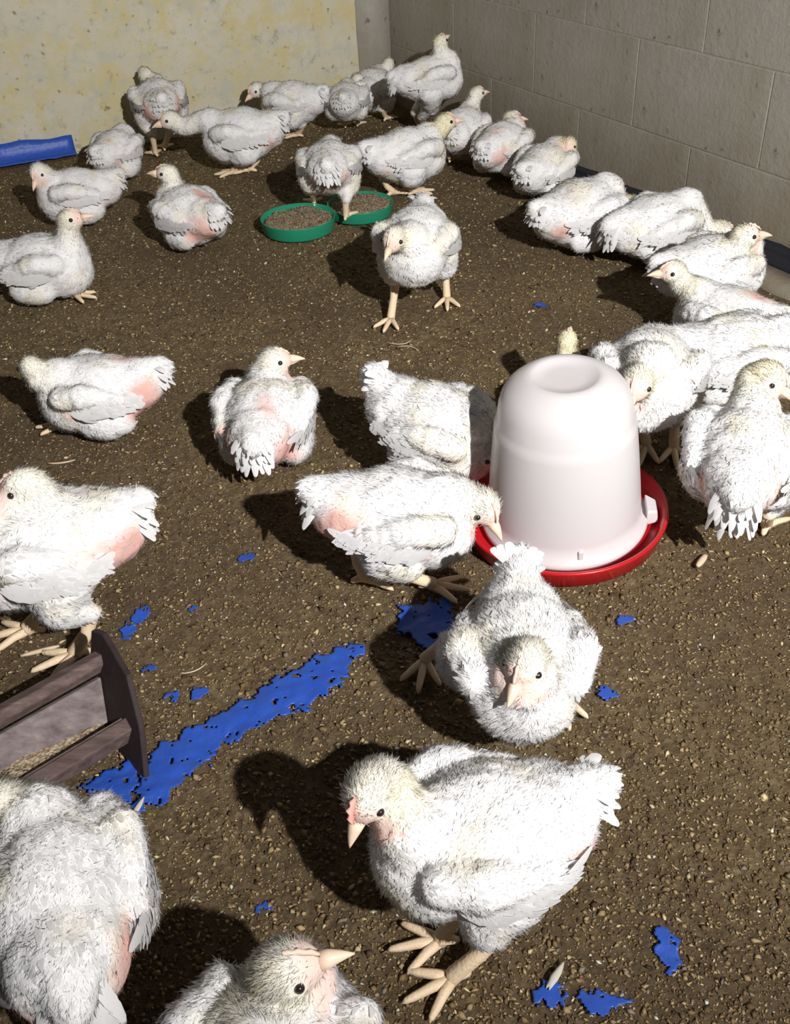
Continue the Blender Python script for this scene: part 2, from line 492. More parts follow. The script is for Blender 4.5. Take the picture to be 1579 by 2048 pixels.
# ------------------------------------------------------------------ wooden feed trough
AX = Vector((0.77, 0.63, 0)).normalized()
NX = Vector((0.63, -0.77, 0)).normalized()
tr0 = Vector((-0.387, 0.925, 0))
trough = empty('feed_trough', (tr0.x - 0.17 * AX.x, tr0.y - 0.17 * AX.y, 0))
tag(trough, 'dark wooden V-shaped feed trough with an upright end board at the left edge', 'feed trough')
def world_prism(name, sec, a0, a1, skew, mat, parent):
    """section points (n,z) extruded along the trough axis; skew shifts the end by n"""
    V = []
    for a, e in ((a0, 0), (a1, 1)):
        for n_, z in sec:
            p = tr0 + AX * (a + (skew * z if e else 0)) + NX * n_
            V.append((p.x, p.y, z))
    k = len(sec)
    F = [(i, (i + 1) % k, k + (i + 1) % k, k + i) for i in range(k)]
    F += [tuple(range(k - 1, -1, -1)), tuple(range(k, 2 * k))]
    # local frame: x along the trough
    L = trough.location
    me_v = [((v[0] - L.x), (v[1] - L.y), v[2]) for v in V]
    o = link(name, mesh(name, me_v, F, smooth=False), mat, parent)
    bevel(o, 0.002, 2)
    return o
SK = 0.38
world_prism('top_rail', [(-0.022, 0.074), (-0.020, 0.097), (-0.002, 0.102), (0.006, 0.092), (0.001, 0.076)], -0.62, -0.046, SK, MAT['wood'], trough)
world_prism('side_board', [(-0.004, 0.070), (0.006, 0.074), (0.046, 0.012), (0.036, 0.008)], -0.62, -0.048, SK, MAT['board'], trough)
world_prism('side_board', [(0.040, 0.006), (0.048, 0.006), (0.074, 0.046), (0.068, 0.054)], -0.62, -0.048, SK, MAT['wood'], trough)
world_prism('bottom_rail', [(0.070, 0.030), (0.073, 0.056), (0.092, 0.050), (0.088, 0.026)], -0.62, -0.046, SK, MAT['wood'], trough)
# upright end board, top corner peaked
out2 = [(-0.098, 0.0), (-0.092, 0.012), (-0.068, 0.060), (-0.022, 0.108), (0.046, 0.128), (0.075, 0.118), (0.068, 0.070), (0.030, 0.020), (-0.015, 0.004)]
V = []
for t in (0.0, 0.008):
    for a, z in out2:
        p = tr0 + AX * (-0.047 + SK * z + t) + NX * (0.040 - a)
        V.append((p.x - trough.location.x, p.y - trough.location.y, z))
k = len(out2)
F = [(i, (i + 1) % k, k + (i + 1) % k, k + i) for i in range(k)] + [tuple(range(k - 1, -1, -1)), tuple(range(k, 2 * k))]
bevel(link('end_board', mesh('end_board', V, F, smooth=False), MAT['shadowed_dark_wood'], trough), 0.0015, 2)
# mash lying in the trough
V, F = [], []
na, nn = 60, 12
for i in range(na + 1):
    a = -0.60 + 0.555 * i / na
    for j in range(nn + 1):
        n_ = 0.020 + 0.048 * j / nn
        z = 0.0545 - 0.010 * j / nn + 0.004 * nz((a * 40, n_ * 60, 3)) - 0.022 * max(0, (i / na - 0.5)) * 2 - (0.006 if j in (0, nn) else 0)
        p = tr0 + AX * a + NX * n_
        V.append((p.x, p.y, z))
for i in range(na):
    for j in range(nn):
        a = i * (nn + 1) + j
        F.append((a, a + nn + 1, a + nn + 2, a + 1))
fm = link('poultry_feed', mesh('poultry_feed', V, F), MAT['feed'])
tag(fm, 'pale feed mash lying in the wooden trough', 'feed', kind='stuff')

# ------------------------------------------------------------------ blue tarpaulin showing through the litter
def sheet(name, outline, label, cat, mat, z=0.0075, amp=0.005, group=None, step=0.008, thick=0.0012, seed=0, ragged=0.006):
    """thin crumpled sheet filling an outline, ragged at its edge"""
    P = np.array(outline)
    x0, y0 = P.min(0) - step; x1, y1 = P.max(0) + step
    xs = np.arange(x0, x1 + step, step); ys = np.arange(y0, y1 + step, step)
    def inp(x, y):
        c = False; n = len(P); j = n - 1
        for i in range(n):
            if (P[i][1] > y) != (P[j][1] > y) and x < (P[j][0] - P[i][0]) * (y - P[i][1]) / (P[j][1] - P[i][1]) + P[i][0]: c = not c
            j = i
        return c
    cx, cy = P.mean(0)
    idx, V, F = {}, [], []
    def vid(i, j):
        if (i, j) not in idx:
            x, y = xs[i], ys[j]
            jx = x + 0.35 * step * nz((x * 170, y * 170, seed + 1.5)); jy = y + 0.35 * step * nz((x * 170, y * 170, seed + 7.5))
            zz = ground_z(x, y) + z + amp * nz((x * 14, y * 26, seed)) + amp * 0.5 * nz((x * 50, y * 60, seed + 3))
            idx[(i, j)] = len(V); V.append((jx - cx, jy - cy, zz))
        return idx[(i, j)]
    for i in range(len(xs) - 1):
        for j in range(len(ys) - 1):
            x, y = xs[i] + step / 2, ys[j] + step / 2
            rx = x + ragged * (nz((x * 60, y * 60, seed + 9)) + 0.6 * nz((x * 190, y * 190, seed + 11))); ry = y + ragged * (nz((x * 60, y * 60, seed + 19)) + 0.6 * nz((x * 190, y * 190, seed + 21)))
            if inp(rx, ry) and nz((x * 75, y * 75, seed + 30)) + 0.5 * nz((x * 210, y * 210, seed + 31)) < 0.52:
                F.append((vid(i, j), vid(i + 1, j), vid(i + 1, j + 1), vid(i, j + 1)))
    if not F: return None
    o = link(name, mesh(name, V, F), mat)
    o.location = (cx, cy, 0)
    sm = o.modifiers.new('solid', 'SOLIDIFY'); sm.thickness = thick
    return tag(o, label, cat, group)
A = np.array
sheet('tarpaulin_strip', [(-0.343, 0.735), (-0.305, 0.765), (-0.270, 0.815), (-0.228, 0.850), (-0.171, 0.885), (-0.128, 0.900), (-0.080, 0.942), (-0.078, 0.980), (-0.058, 1.003), (-0.066, 1.015), (-0.119, 0.990), (-0.175, 0.960), (-0.227, 0.914), (-0.277, 0.878), (-0.320, 0.852), (-0.337, 0.835)],
      'long ragged strip of blue tarpaulin bared in the litter beside the trough', 'tarpaulin', MAT['blue'], step=0.0032, ragged=0.014)
sheet('tarpaulin_strip', [(-0.418, 0.790), (-0.356, 0.826), (-0.345, 0.800), (-0.346, 0.742), (-0.366, 0.757)], 'blue tarpaulin patch under the end of the wooden trough', 'tarpaulin', MAT['blue'], step=0.0032, ragged=0.014, seed=3)
sheet('tarpaulin_strip', [(-0.012, 1.045), (0.005, 1.095), (0.070, 1.100), (0.085, 1.000), (0.040, 0.985), (0.010, 1.020)], 'shaded blue tarpaulin patch behind the bowed chick', 'tarpaulin', MAT['blue'], step=0.0032, ragged=0.014, seed=5)
SCR = [((-0.243, 1.229), 0.016, 0.010, 'blue plastic scrap below the pecking chick'), ((-0.395, 1.105), 0.012, 0.018, 'blue plastic scrap right of the one-legged chick, upper piece'), ((-0.408, 1.072), 0.013, 0.014, 'blue plastic scrap right of the one-legged chick, lower piece'),
       ((-0.362, 0.99), 0.010, 0.009, 'small blue plastic scrap right of the peak of the trough end board'), ((-0.322, 0.933), 0.011, 0.008, 'small blue plastic scrap between trough and long blue strip'),
       ((0.323, 1.031), 0.013, 0.011, 'blue plastic scrap below the red drinker tray'), ((0.367, 2.088), 0.016, 0.011, 'blue plastic scrap on the open litter behind the drinker'),
       ((0.268, 0.891), 0.014, 0.011, 'blue plastic scrap right beside the bowed chick'), ((0.258, 0.533), 0.012, 0.026, 'upright blue plastic scrap right of the striding chick'),
       ((0.182, 0.482), 0.028, 0.012, 'bright blue plastic scrap at the bottom edge'), ((0.128, 0.494), 0.016, 0.014, 'dull blue plastic scrap left of the bright scrap at the bottom edge'),
       ((-0.172, 0.612), 0.008, 0.006, 'tiny blue plastic crumb above the chick at the bottom edge'), ((-0.284, 0.935), 0.012, 0.008, 'small blue plastic scrap just above the long blue strip'), ((-0.317, 1.11), 0.006, 0.006, 'tiny blue plastic crumb in the litter left of centre')]
for i, ((x, y), a, b_, lab) in enumerate(SCR):
    ol = []
    for k in range(12):
        t = 2 * math.pi * k / 12
        f = 1 + 0.5 * nz((math.cos(t) * 1.7, math.sin(t) * 1.7, i * 3.1))
        ol.append((x + a * f * math.cos(t), y + b_ * f * math.sin(t)))
    sheet('plastic_scrap', ol, lab, 'plastic scrap', MAT['blue'], z=0.005, amp=0.004, group='blue plastic scraps in the litter', step=0.002, thick=0.0006, seed=40 + i, ragged=0.009)

def wall_sheet(name, u, s0, s1, h0, h1, drop, label, mat, side):
    """sheet edge turned up against a wall, with a fold lying on the litter"""
    V, F = [], []
    n = 40; 
    nrm = Vector((-u.y, u.x, 0)) * side
    prof = [(0.004, 1.0), (0.009, 0.6), (0.014, 0.15), (0.035, 0.05), (drop, 0.02)]
    for i in range(n + 1):
        s = s0 + (s1 - s0) * i / n
        h = (h0 + (h1 - h0) * i / n) * (1 + 0.25 * nz((s * 9, 1, side)))
        for d, f in prof:
            dd = d + 0.004 * (1 + nz((s * 20, f * 5, 4)))
            p = CORNER + u * s + nrm * dd
            V.append((p.x, p.y, 0.008 + h * f + 0.003 * nz((s * 30, d * 60, 2))))
    k = len(prof)
    for i in range(n):
        for q in range(k - 1):
            a = i * k + q
            F.append((a, a + k, a + k + 1, a + 1))
    c = np.array(V).mean(0); c[2] = 0
    o = link(name, mesh(name, np.array(V) - c, F), mat); o.location = c
    sm = o.modifiers.new('solid', 'SOLIDIFY'); sm.thickness = 0.0015
    return tag(o, label, 'tarpaulin')
wall_sheet('tarpaulin_edge', UL, 1.21, 2.2, 0.055, 0.075, 0.05, 'bright blue tarpaulin edge turned up against the cream wall', MAT['blue'], 1)
wall_sheet('black_sheet_edge', UR, 0.55, 3.0, 0.035, 0.05, 0.03, 'black plastic sheet edge along the foot of the concrete wall', MAT['black'], -1)
# bare cement ledge between sheet and litter, right edge
V, F = [], []
n = 20
nrm = Vector((-UR.y, UR.x, 0)) * -1
for i in range(n + 1):
    s = 1.78 + 0.9 * i / n
    for d, z in ((0.045, 0.0), (0.047, 0.016), (0.118 + 0.006 * nz((s * 12, 0, 0)), 0.014), (0.124 + 0.006 * nz((s * 12, 0, 0)), -0.004)):
        p = CORNER + UR * s + nrm * d
        V.append((p.x, p.y, z + 0.002 * nz((s * 20, d * 20, 1))))
for i in range(n):
    for q in range(3):
        a = i * 4 + q
        F.append((a, a + 4, a + 5, a + 1))
F += [(0, 1, 2, 3), tuple(n * 4 + q for q in (3, 2, 1, 0))]
lg = link('trim_2', mesh('trim_2', V, F), MAT['cement'])
tag(lg, kind='structure', label='bare cement ledge at the foot of the concrete wall')

# stray sticks, straws and loose feathers on the litter
def stick(p, ang, L, r, label, bend=0.0, mat='straw', name='wood_splinter', cat='splinter', group=None):
    V, F = [], []
    n = 7
    for i in range(n):
        t = i / (n - 1) - 0.5
        for k in range(5):
            a = 2 * math.pi * k / 5
            rr = r * (1 - 0.5 * abs(2 * t) ** 3)
            V.append((t * L, bend * (t * t * 4 - 1) * L + rr * math.cos(a), rr * 0.8 * math.sin(a)))
    for i in range(n - 1):
        for k in range(5):
            F.append((i * 5 + k, i * 5 + (k + 1) % 5, (i + 1) * 5 + (k + 1) % 5, (i + 1) * 5 + k))
    F += [tuple(range(4, -1, -1)), tuple((n - 1) * 5 + k for k in range(5))]
    o = link(name, mesh(name, V, F), MAT[mat]); o.location = (p[0], p[1], ground_z(p[0], p[1]) + r + 0.004); o.rotation_euler = (0, 0.05, ang)
    return tag(o, label, cat, group)
stick((-0.53, 1.035), 0.35, 0.055, 0.004, 'pale wood splinter behind the trough at the left edge')
stick((-0.62, 1.545), 0.2, 0.05, 0.002, 'thin pale straw left of the yellow toes of the lying chick', 0.1, name='straw', cat='straw')
stick((0.035, 1.96), 0.3, 0.06, 0.0013, 'curled thin straw in front of the chick on two spread legs', 0.3, name='straw', cat='straw')
stick((0.05, 1.92), -0.4, 0.05, 0.0013, 'second thin straw in front of the chick on two spread legs', -0.25, name='straw', cat='straw')
stick((-0.265, 2.83), 0.25, 0.05, 0.003, 'pale splinter just behind the green trays')
stick((0.47, 1.145), 0.9, 0.035, 0.006, 'pale flat chip right of the red tray', 0.0, name='wood_chip', cat='wood chip')
stick((-0.30, 0.985), 0.5, 0.04, 0.0012, 'thin pale straw above the long blue strip', 0.15, name='straw', cat='straw')

def loose_feather(p, ang, L, label):
    V, F = [], []
    n = 9
    for i in range(n):
        t = i / (n - 1)
        w = 0.13 * L * math.sin(math.pi * min(1, 0.08 + t * 0.9)) ** 0.7
        z = 0.010 + 0.08 * L * math.sin(3 * t)
        for q in (-1, -0.5, 0, 0.5, 1): V.append((L * (t - 0.5) - abs(q) * 0.10 * L, q * w * (1 + 0.25 * nz((i * 1.7, q * 3, L * 90))), z - abs(q) * 0.002))
    for i in range(n - 1):
        for q in range(4):
            a = i * 5 + q
            F.append((a, a + 5, a + 6, a + 1))
    o = link('loose_feather', mesh('loose_feather', V, F, True, np.tile((0.70, 0.67, 0.6), (len(V), 1))), MAT['feather'])
    tv, tf = [], []
    o.location = (p[0], p[1], ground_z(*p)); o.rotation_euler = (0, 0, ang)
    sm = o.modifiers.new('solid', 'SOLIDIFY'); sm.thickness = 0.0004
    return tag(o, label, 'feather', 'loose feathers on the litter')
loose_feather((0.138, 0.512), 0.9, 0.034, 'small pale loose feather on the litter above the bright blue scrap')
loose_feather((-0.336, 0.752), 1.25, 0.032, 'white loose feather at the near tip of the long blue strip')

# ------------------------------------------------------------------ chickens
def icosphere(sub):
    t = (1 + 5 ** 0.5) / 2
    V = [np.array(v, float) / math.sqrt(1 + t * t) for v in [(-1, t, 0), (1, t, 0), (-1, -t, 0), (1, -t, 0), (0, -1, t), (0, 1, t), (0, -1, -t), (0, 1, -t), (t, 0, -1), (t, 0, 1), (-t, 0, -1), (-t, 0, 1)]]
    F = [(0, 11, 5), (0, 5, 1), (0, 1, 7), (0, 7, 10), (0, 10, 11), (1, 5, 9), (5, 11, 4), (11, 10, 2), (10, 7, 6), (7, 1, 8), (3, 9, 4), (3, 4, 2), (3, 2, 6), (3, 6, 8), (3, 8, 9), (4, 9, 5), (2, 4, 11), (6, 2, 10), (8, 6, 7), (9, 8, 1)]
    for _ in range(sub):
        cache, nf = {}, []
        def mid(a, b):
            k = (min(a, b), max(a, b))
            if k not in cache:
                v = V[a] + V[b]; V.append(v / np.linalg.norm(v)); cache[k] = len(V) - 1
            return cache[k]
        for a, b, c in F:
            x, y, z = mid(a, b), mid(b, c), mid(c, a)
            nf += [(a, x, z), (b, y, x), (c, z, y), (x, y, z)]
        F = nf
    return np.array(V), np.array(F)
SPH2 = icosphere(2)
SPH1 = icosphere(1)
UP = np.array((0., 0., 1.))

def set_normals(me, Nn):
    Nn = np.asarray(Nn, float)
    me.normals_split_custom_set_from_vertices(Nn.tolist())

def unit(v):
    v = np.asarray(v, float); return v / (np.linalg.norm(v) + 1e-12)

class Blob:
    def __init__(self): self.V, self.F, self.n = [], [], 0
    def ell(self, c, A, sph=SPH2):
        """A: 3x3, columns are the half axes"""
        V = sph[0] @ np.asarray(A).T + np.asarray(c)
        self.V.append(V); self.F.append(sph[1] + self.n); self.n += len(V)
    def chain(self, P, rad, n=10):
        P = np.asarray(P, float)
        seg = np.linalg.norm(np.diff(P, axis=0), axis=1); cum = np.concatenate([[0], np.cumsum(seg)])
        for t in np.linspace(0, cum[-1], n):
            p = np.array([np.interp(t, cum, P[:, k]) for k in range(3)])
            r = np.interp(t, cum, rad)
            self.ell(p, np.eye(3) * r, SPH1)

def remesh(blob, voxel, smooth_it):
    me = mesh('tmp', np.concatenate(blob.V), np.concatenate(blob.F))
    o = bpy.data.objects.new('tmp', me); COL.objects.link(o)
    m = o.modifiers.new('r', 'REMESH'); m.mode = 'VOXEL'; m.voxel_size = voxel; m.adaptivity = 0
    s = o.modifiers.new('s', 'SMOOTH'); s.factor = 0.5; s.iterations = smooth_it
    dg = bpy.context.evaluated_depsgraph_get()
    ev = o.evaluated_get(dg)
    em = ev.to_mesh()
    n = len(em.vertices); V = np.empty(n * 3, np.float32); em.vertices.foreach_get('co', V); V = V.reshape(-1, 3).astype(float)
    F = np.empty(len(em.loops), np.int32); em.loops.foreach_get('vertex_index', F); 
    tot = np.empty(len(em.polygons), np.int32); em.polygons.foreach_get('loop_total', tot)
    F = F.reshape(-1, 4) if (tot == 4).all() else None
    ev.to_mesh_clear()
    bpy.data.objects.remove(o); bpy.data.meshes.remove(me)
    return V, F

def vnormals(V, F):
    n = np.zeros_like(V)
    fn = np.cross(V[F[:, 2]] - V[F[:, 0]], V[F[:, 3]] - V[F[:, 1]])
    for k in range(4): np.add.at(n, F[:, k], fn)
    return n / (np.linalg.norm(n, axis=1)[:, None] + 1e-12)

def tube(P, rad, k=7, flat=1.0):
    """lofted tube with closed ends; returns V, quads+tris list"""
    P = np.asarray(P, float); n = len(P); V, F = [], []
    for i in range(n):
        t = unit(P[min(i + 1, n - 1)] - P[max(i - 1, 0)])
        a = unit(np.cross(t, (0.31, 0.2, 0.93) if abs(t[2]) < 0.9 else (1, 0.1, 0))); b = np.cross(t, a)
        for q in range(k):
            an = 2 * math.pi * q / k
            V.append(P[i] + rad[i] * (math.cos(an) * a + math.sin(an) * b * flat))
    for i in range(n - 1):
        for q in range(k):
            F.append((i * k + q, i * k + (q + 1) % k, (i + 1) * k + (q + 1) % k, (i + 1) * k + q))
    F.append(tuple(range(k - 1, -1, -1))); F.append(tuple((n - 1) * k + q for q in range(k)))
    return V, F

def bez(p0, p1, p2, p3, n):
    t = np.linspace(0, 1, n)[:, None]
    return (1 - t) ** 3 * p0 + 3 * (1 - t) ** 2 * t * p1 + 3 * (1 - t) * t * t * p2 + t ** 3 * p3

def leaves(P, Nn, D, L, Wd, lift, rg, curl=0.25):
    """contour feathers: small curved leaf blades lying along D over the surface"""
    n = len(P)
    D = D - (D * Nn).sum(1)[:, None] * Nn; D /= np.linalg.norm(D, axis=1)[:, None] + 1e-9
    yaw = rg.normal(0, 0.22, n)[:, None]
    S = np.cross(Nn, D)
    D = D * np.cos(yaw) + S * np.sin(yaw); S = np.cross(Nn, D)
    L = L[:, None]; Wd = Wd[:, None]; lf = lift[:, None]
    b = P - Nn * 0.0012
    m = b + D * L * 0.5 + Nn * L * (lf + 0.06)
    t = b + D * L + Nn * L * (lf * 1.2 - curl * 0.12)
    Vs = np.stack([b - S * Wd * 0.28, b + S * Wd * 0.28, m - S * Wd * 0.5, m + S * Wd * 0.5, t - S * Wd * 0.12, t + S * Wd * 0.12], 1)
    T = np.array([(0, 2, 3, 1), (2, 4, 5, 3)])
    F = (T[None] + (np.arange(n) * 6)[:, None, None]).reshape(-1, 4)
    return Vs.reshape(-1, 3), F, np.repeat(Nn, 6, axis=0)

def fuzz(P, Nn, D, L, rg, w=0.0011):
    n = len(P)
    D = D - (D * Nn).sum(1)[:, None] * Nn; D /= np.linalg.norm(D, axis=1)[:, None] + 1e-9
    S = np.cross(Nn, D)
    a = rg.normal(0, 0.55, n)[:, None]; e = np.clip(rg.normal(0.40, 0.26, n), 0.08, 1.3)[:, None]
    d = (D * np.cos(a) + S * np.sin(a)) * np.cos(e) + Nn * np.sin(e)
    side = np.cross(d, rg.normal(0, 1, (n, 3))); side /= np.linalg.norm(side, axis=1)[:, None] + 1e-9
    b = P - Nn * 0.001; L = L[:, None]
    flip = (np.cross(side, d) * Nn).sum(1) < 0
    side[flip] *= -1
    Vs = np.stack([b - side * w, b + side * w, b + d * L], 1)
    F = np.arange(n * 3).reshape(-1, 3)
    return Vs.reshape(-1, 3), F, np.repeat(Nn, 3, axis=0)

def sample(V, F, n, rg, keep=None):
    tri = np.concatenate([F[:, [0, 1, 2]], F[:, [0, 2, 3]]])
    a, b, c = V[tri[:, 0]], V[tri[:, 1]], V[tri[:, 2]]
    ar = np.linalg.norm(np.cross(b - a, c - a), axis=1)
    if keep is not None: ar = ar * keep[tri].mean(1)
    k = rg.choice(len(tri), n, p=ar / ar.sum())
    u = rg.random((n, 2)); fl = u.sum(1) > 1; u[fl] = 1 - u[fl]
    return tri[k], np.stack([1 - u.sum(1), u[:, 0], u[:, 1]], 1)

WHITE = np.array((0.79, 0.785, 0.79)); CREAM = np.array((0.79, 0.735, 0.52)); PINK = np.array((0.72, 0.40, 0.34)); GREY = np.array((0.60, 0.57, 0.53)); FACE = np.array((0.82, 0.58, 0.50)); DIRT = np.array((0.27, 0.18, 0.11))

def smooth01(x): 
    x = np.clip(x, 0, 1); return x * x * (3 - 2 * x)

def chicken(i, label, pos, zc, yaw, head, beak, s=1.0, feet=None, fz=0.0, pink=0.3, tail=0.0, dirty=0.0, yellow=0.25, pitch=None, wing=0.0, comb=False):
    rg = np.random.default_rng(100 + i)
    root = empty('chicken', (pos[0], pos[1], fz), R(yaw), s)
    tag(root, label, 'chicken', 'white broiler chicks in the pen')
    dist = math.hypot(math.hypot(pos[0], pos[1]), 1.0)
    near = dist < 1.35; midr = dist < 2.2
    vox = 0.0036 if near else (0.0048 if midr else 0.006)
    zc = zc - fz / s
    stand = zc > 0.105
    head = np.array(head, float) - np.array((0, 0, fz / s)); bd = unit(beak)
    if pitch is None:
        pitch = float(np.clip((head[2] - zc - 0.06) * 2.2, -0.25, 0.30)) if stand else 0.05
    cp, sp = math.cos(pitch), math.sin(pitch)
    B = np.array([[cp, 0, -sp], [0, 1, 0], [sp, 0, cp]])          # body axes (columns), nose up with pitch
    C0 = np.array((0, 0, zc))
    bp = lambda x, y, z: C0 + B @ np.array((x, y, z), float)
    jit = lambda a: 1 + rg.uniform(-a, a)
    bl = Blob()
    kx, ky, kz = jit(0.04), jit(0.05), jit(0.04)
    bl.ell(bp(0, 0, 0), B @ np.diag((0.105 * kx, 0.079 * ky, 0.074 * kz)))
    bl.ell(bp(0.052, 0, -0.010), B @ np.diag((0.066, 0.070 * ky, 0.068)))
    bl.ell(bp(-0.066, 0, 0.010), B @ np.diag((0.064, 0.060 * ky, 0.054)))
    ty = 0.035 + 0.035 * tail
    bl.chain([bp(-0.09, 0, 0.022), bp(-0.128, 0, 0.022 + ty * 0.6)], [0.042, 0.022], 5)
    # upper wing arms folded along the flanks
    for sd in (-1, 1):
        bl.chain([bp(0.062, sd * 0.060, 0.022), bp(0.02, sd * 0.075, 0.030), bp(-0.05, sd * 0.068, 0.012)], [0.024, 0.026, 0.016], 7)
    # neck and head
    nb = bp(0.072, 0, 0.030)
    hd_up = unit(UP - (UP @ bd) * bd) if abs(UP @ bd) < 0.97 else unit(np.array((1., 0, 0)) - bd[0] * bd)
    hd_s = np.cross(hd_up, bd)
    nh = head - bd * 0.012 - hd_up * 0.012
    ln = np.linalg.norm(nh - nb)
    p1 = nb + unit(B @ np.array((0.55, 0, 0.8))) * max(0.02, ln * 0.38)
    p2 = nh - unit(bd * 0.35 + hd_up) * max(0.012, ln * 0.30)
    NK = bez(nb, p1, p2, nh, 12)
    bl.chain(np.vstack([[bp(0.03, 0, 0.012)], NK]), np.concatenate([[0.056], np.interp(np.linspace(0, 1, 12), [0, 0.35, 1], [0.045, 0.0315, 0.0235])]), 17)
    HA = np.stack([bd, hd_s, hd_up], 1)
    bl.ell(head, HA @ np.diag((0.0305, 0.0242, 0.0262)))
    bl.ell(head + bd * 0.016 - hd_up * 0.003, HA @ np.diag((0.0175, 0.0155, 0.0160)))
    # thighs
    legs = []
    if stand:
        ft = feet if feet and len(feet) == 2 else [(0.004, 0.048), (0.004, -0.048)]
        ft = sorted(ft, key=lambda q: -q[1])
        for q, sd in zip(ft, (1, -1)):
            foot = np.array((q[0], q[1], 0.007))
            hip = bp(-0.012, sd * 0.047, -0.028)
            hockz = min(max(zc * 0.46, 0.05), 0.078)
            hock = np.array((foot[0] * 0.55 + hip[0] * 0.45 - 0.032, foot[1] * 0.6 + hip[1] * 0.4, hockz))
            knee = hip * 0.5 + hock * 0.5 + np.array((0.022, sd * 0.006, -0.002))
            bl.chain([hip, knee, hock], [0.046, 0.033, 0.0135], 9)
            legs.append((hock, foot, sd))
    else:
        for sd in (-1, 1):
            bl.ell(np.array((-0.01, sd * 0.052, zc * 0.52)), np.diag((0.058, 0.034, 0.036)))
        if feet:
            for q in feet:
                sd = 1 if q[1] > 0 else -1
                f_ = np.array((q[0], q[1], 0.009))
                legs.append((f_ + np.array((-0.045, 0.0, 0.014)), f_, sd))
    V, F = remesh(bl, vox, 4 if near else 3)
    V[:, 2] = np.maximum(V[:, 2], 0.006 + 0.10 * np.minimum(V[:, 2] - 0.006, 0))
    # uneven down: lumps along the normals
    Nv = vnormals(V, F)
    sdv = i * 3.7
    am = np.array([0.0036 * nz((v[0], v[1], v[2] + sdv), 26) + 0.0018 * nz((v[0] + 4, v[1], v[2] + sdv), 70) for v in V])
    hd_d = np.linalg.norm(V - head, axis=1)
    am *= np.clip((hd_d - 0.01) / 0.05, 0.35, 1)
    V = V + Nv * am[:, None]
    V[:, 2] = np.maximum(V[:, 2], 0.004)
    Nv = vnormals(V, F)
    # regions
    dn = np.linalg.norm(V[:, None, :] - NK[None], axis=2); kn = dn.argmin(1); dn = dn.min(1)
    BV = (V - C0) @ B
    onneck = smooth01((0.062 - dn) / 0.03) * smooth01((kn - 1) / 4.0)
    onhead = smooth01((0.042 - hd_d) / 0.014)
    face = smooth01(((V - head) @ bd - 0.010) / 0.012) * (hd_d < 0.05)
    nn = np.array([nz((v[0], v[1], v[2] + sdv), 18) for v in V])
    nn2 = np.array([nz((v[0] + 9, v[1], v[2] + sdv), 55) for v in V])
    fl = 1.25 * np.exp(-(((BV[:, 0] + 0.086) / 0.036) ** 2 + ((np.abs(BV[:, 1]) - 0.045) / 0.040) ** 2 + ((BV[:, 2] + 0.006) / 0.036) ** 2))
    bk = np.exp(-(((BV[:, 0] + 0.055) / 0.040) ** 2 + ((BV[:, 1] + 0.014) / 0.022) ** 2 + ((BV[:, 2] - 0.07) / 0.045) ** 2)) * (1 if not stand else 0.3)
    sh = np.exp(-(((BV[:, 0] - 0.045) / 0.022) ** 2 + ((np.abs(BV[:, 1]) - 0.075) / 0.02) ** 2 + ((BV[:, 2] + 0.012) / 0.022) ** 2)) * 0.5
    pk = np.clip((fl * 1.25 + bk * 0.8 + sh) * pink * (1.15 + 1.1 * nn) , 0, 1)
    pk = smooth01((pk - 0.12) / 0.7)
    yel = np.clip(yellow * (onhead * 0.9 + onneck * 0.7) + 0.42 * smooth01((nn - 0.10) / 0.4), 0, 1)
    c = WHITE[None] * (1 - yel[:, None]) + CREAM[None] * yel[:, None]
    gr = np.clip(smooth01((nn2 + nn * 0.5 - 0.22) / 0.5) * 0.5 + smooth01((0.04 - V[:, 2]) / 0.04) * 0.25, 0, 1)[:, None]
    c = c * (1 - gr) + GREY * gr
    c = c * (1 - pk[:, None] * 0.92) + PINK * pk[:, None] * 0.92
    fc = (face * 0.75)[:, None]
    c = c * (1 - fc) + FACE * fc
    dv = (dirty * smooth01((-BV[:, 0] - 0.03) / 0.06) * smooth01((0.02 - BV[:, 2]) / 0.05) * smooth01((0.045 - np.abs(BV[:, 1] + 0.01)) / 0.03) * smooth01((nn + 0.55) / 0.5))[:, None]
    c = c * (1 - dv) + DIRT * dv
    nb_v = len(V)
    Vall, Fall, mi = [V], [tuple(f) for f in F.tolist()], [0] * len(F)
    off = nb_v
    for hock, foot, sd in legs:
        parts = []
        if stand:
            md = hock * 0.5 + foot * 0.5 + np.array((-0.004, 0, 0))
            parts.append(tube([hock + (hock - foot) * 0.12, hock, md, foot + np.array((0, 0, 0.008)), foot], [0.0118, 0.0112, 0.0090, 0.0096, 0.0092], 8))
        else:
            parts.append(tube([hock + np.array((-0.012, 0, 0.004)), hock, foot], [0.010, 0.0090, 0.0078], 8))
        for ang, Lt in ((0, 0.060), (36, 0.051), (-36, 0.051), (180, 0.022)):
            a = R(ang + sd * 8)
            dvec = np.array((math.cos(a), math.sin(a), 0))
            parts.append(tube([foot + np.array((0, 0, 0.002)), foot + dvec * Lt * 0.4 + np.array((0, 0, 0.003)), foot + dvec * Lt * 0.75, foot + dvec * Lt * 0.92 + np.array((0, 0, -0.001)), foot + dvec * Lt + np.array((0, 0, -0.003))],
                              [0.0074, 0.0060, 0.0050, 0.0038, 0.0010], 6))
        for tv, tf in parts:
            Vall.append(np.array(tv)); Fall += [tuple(q + off for q in f) for f in tf]; mi += [1] * len(tf); off += len(tv)
    VA = np.concatenate(Vall)
    cA = np.ones((len(VA), 3)); cA[:nb_v] = c
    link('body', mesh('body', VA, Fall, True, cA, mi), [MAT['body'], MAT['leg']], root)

    # plumage
    flow = np.tile(B @ np.array((-1.0, 0, -0.28)), (nb_v, 1))
    tang = np.gradient(NK, axis=0)
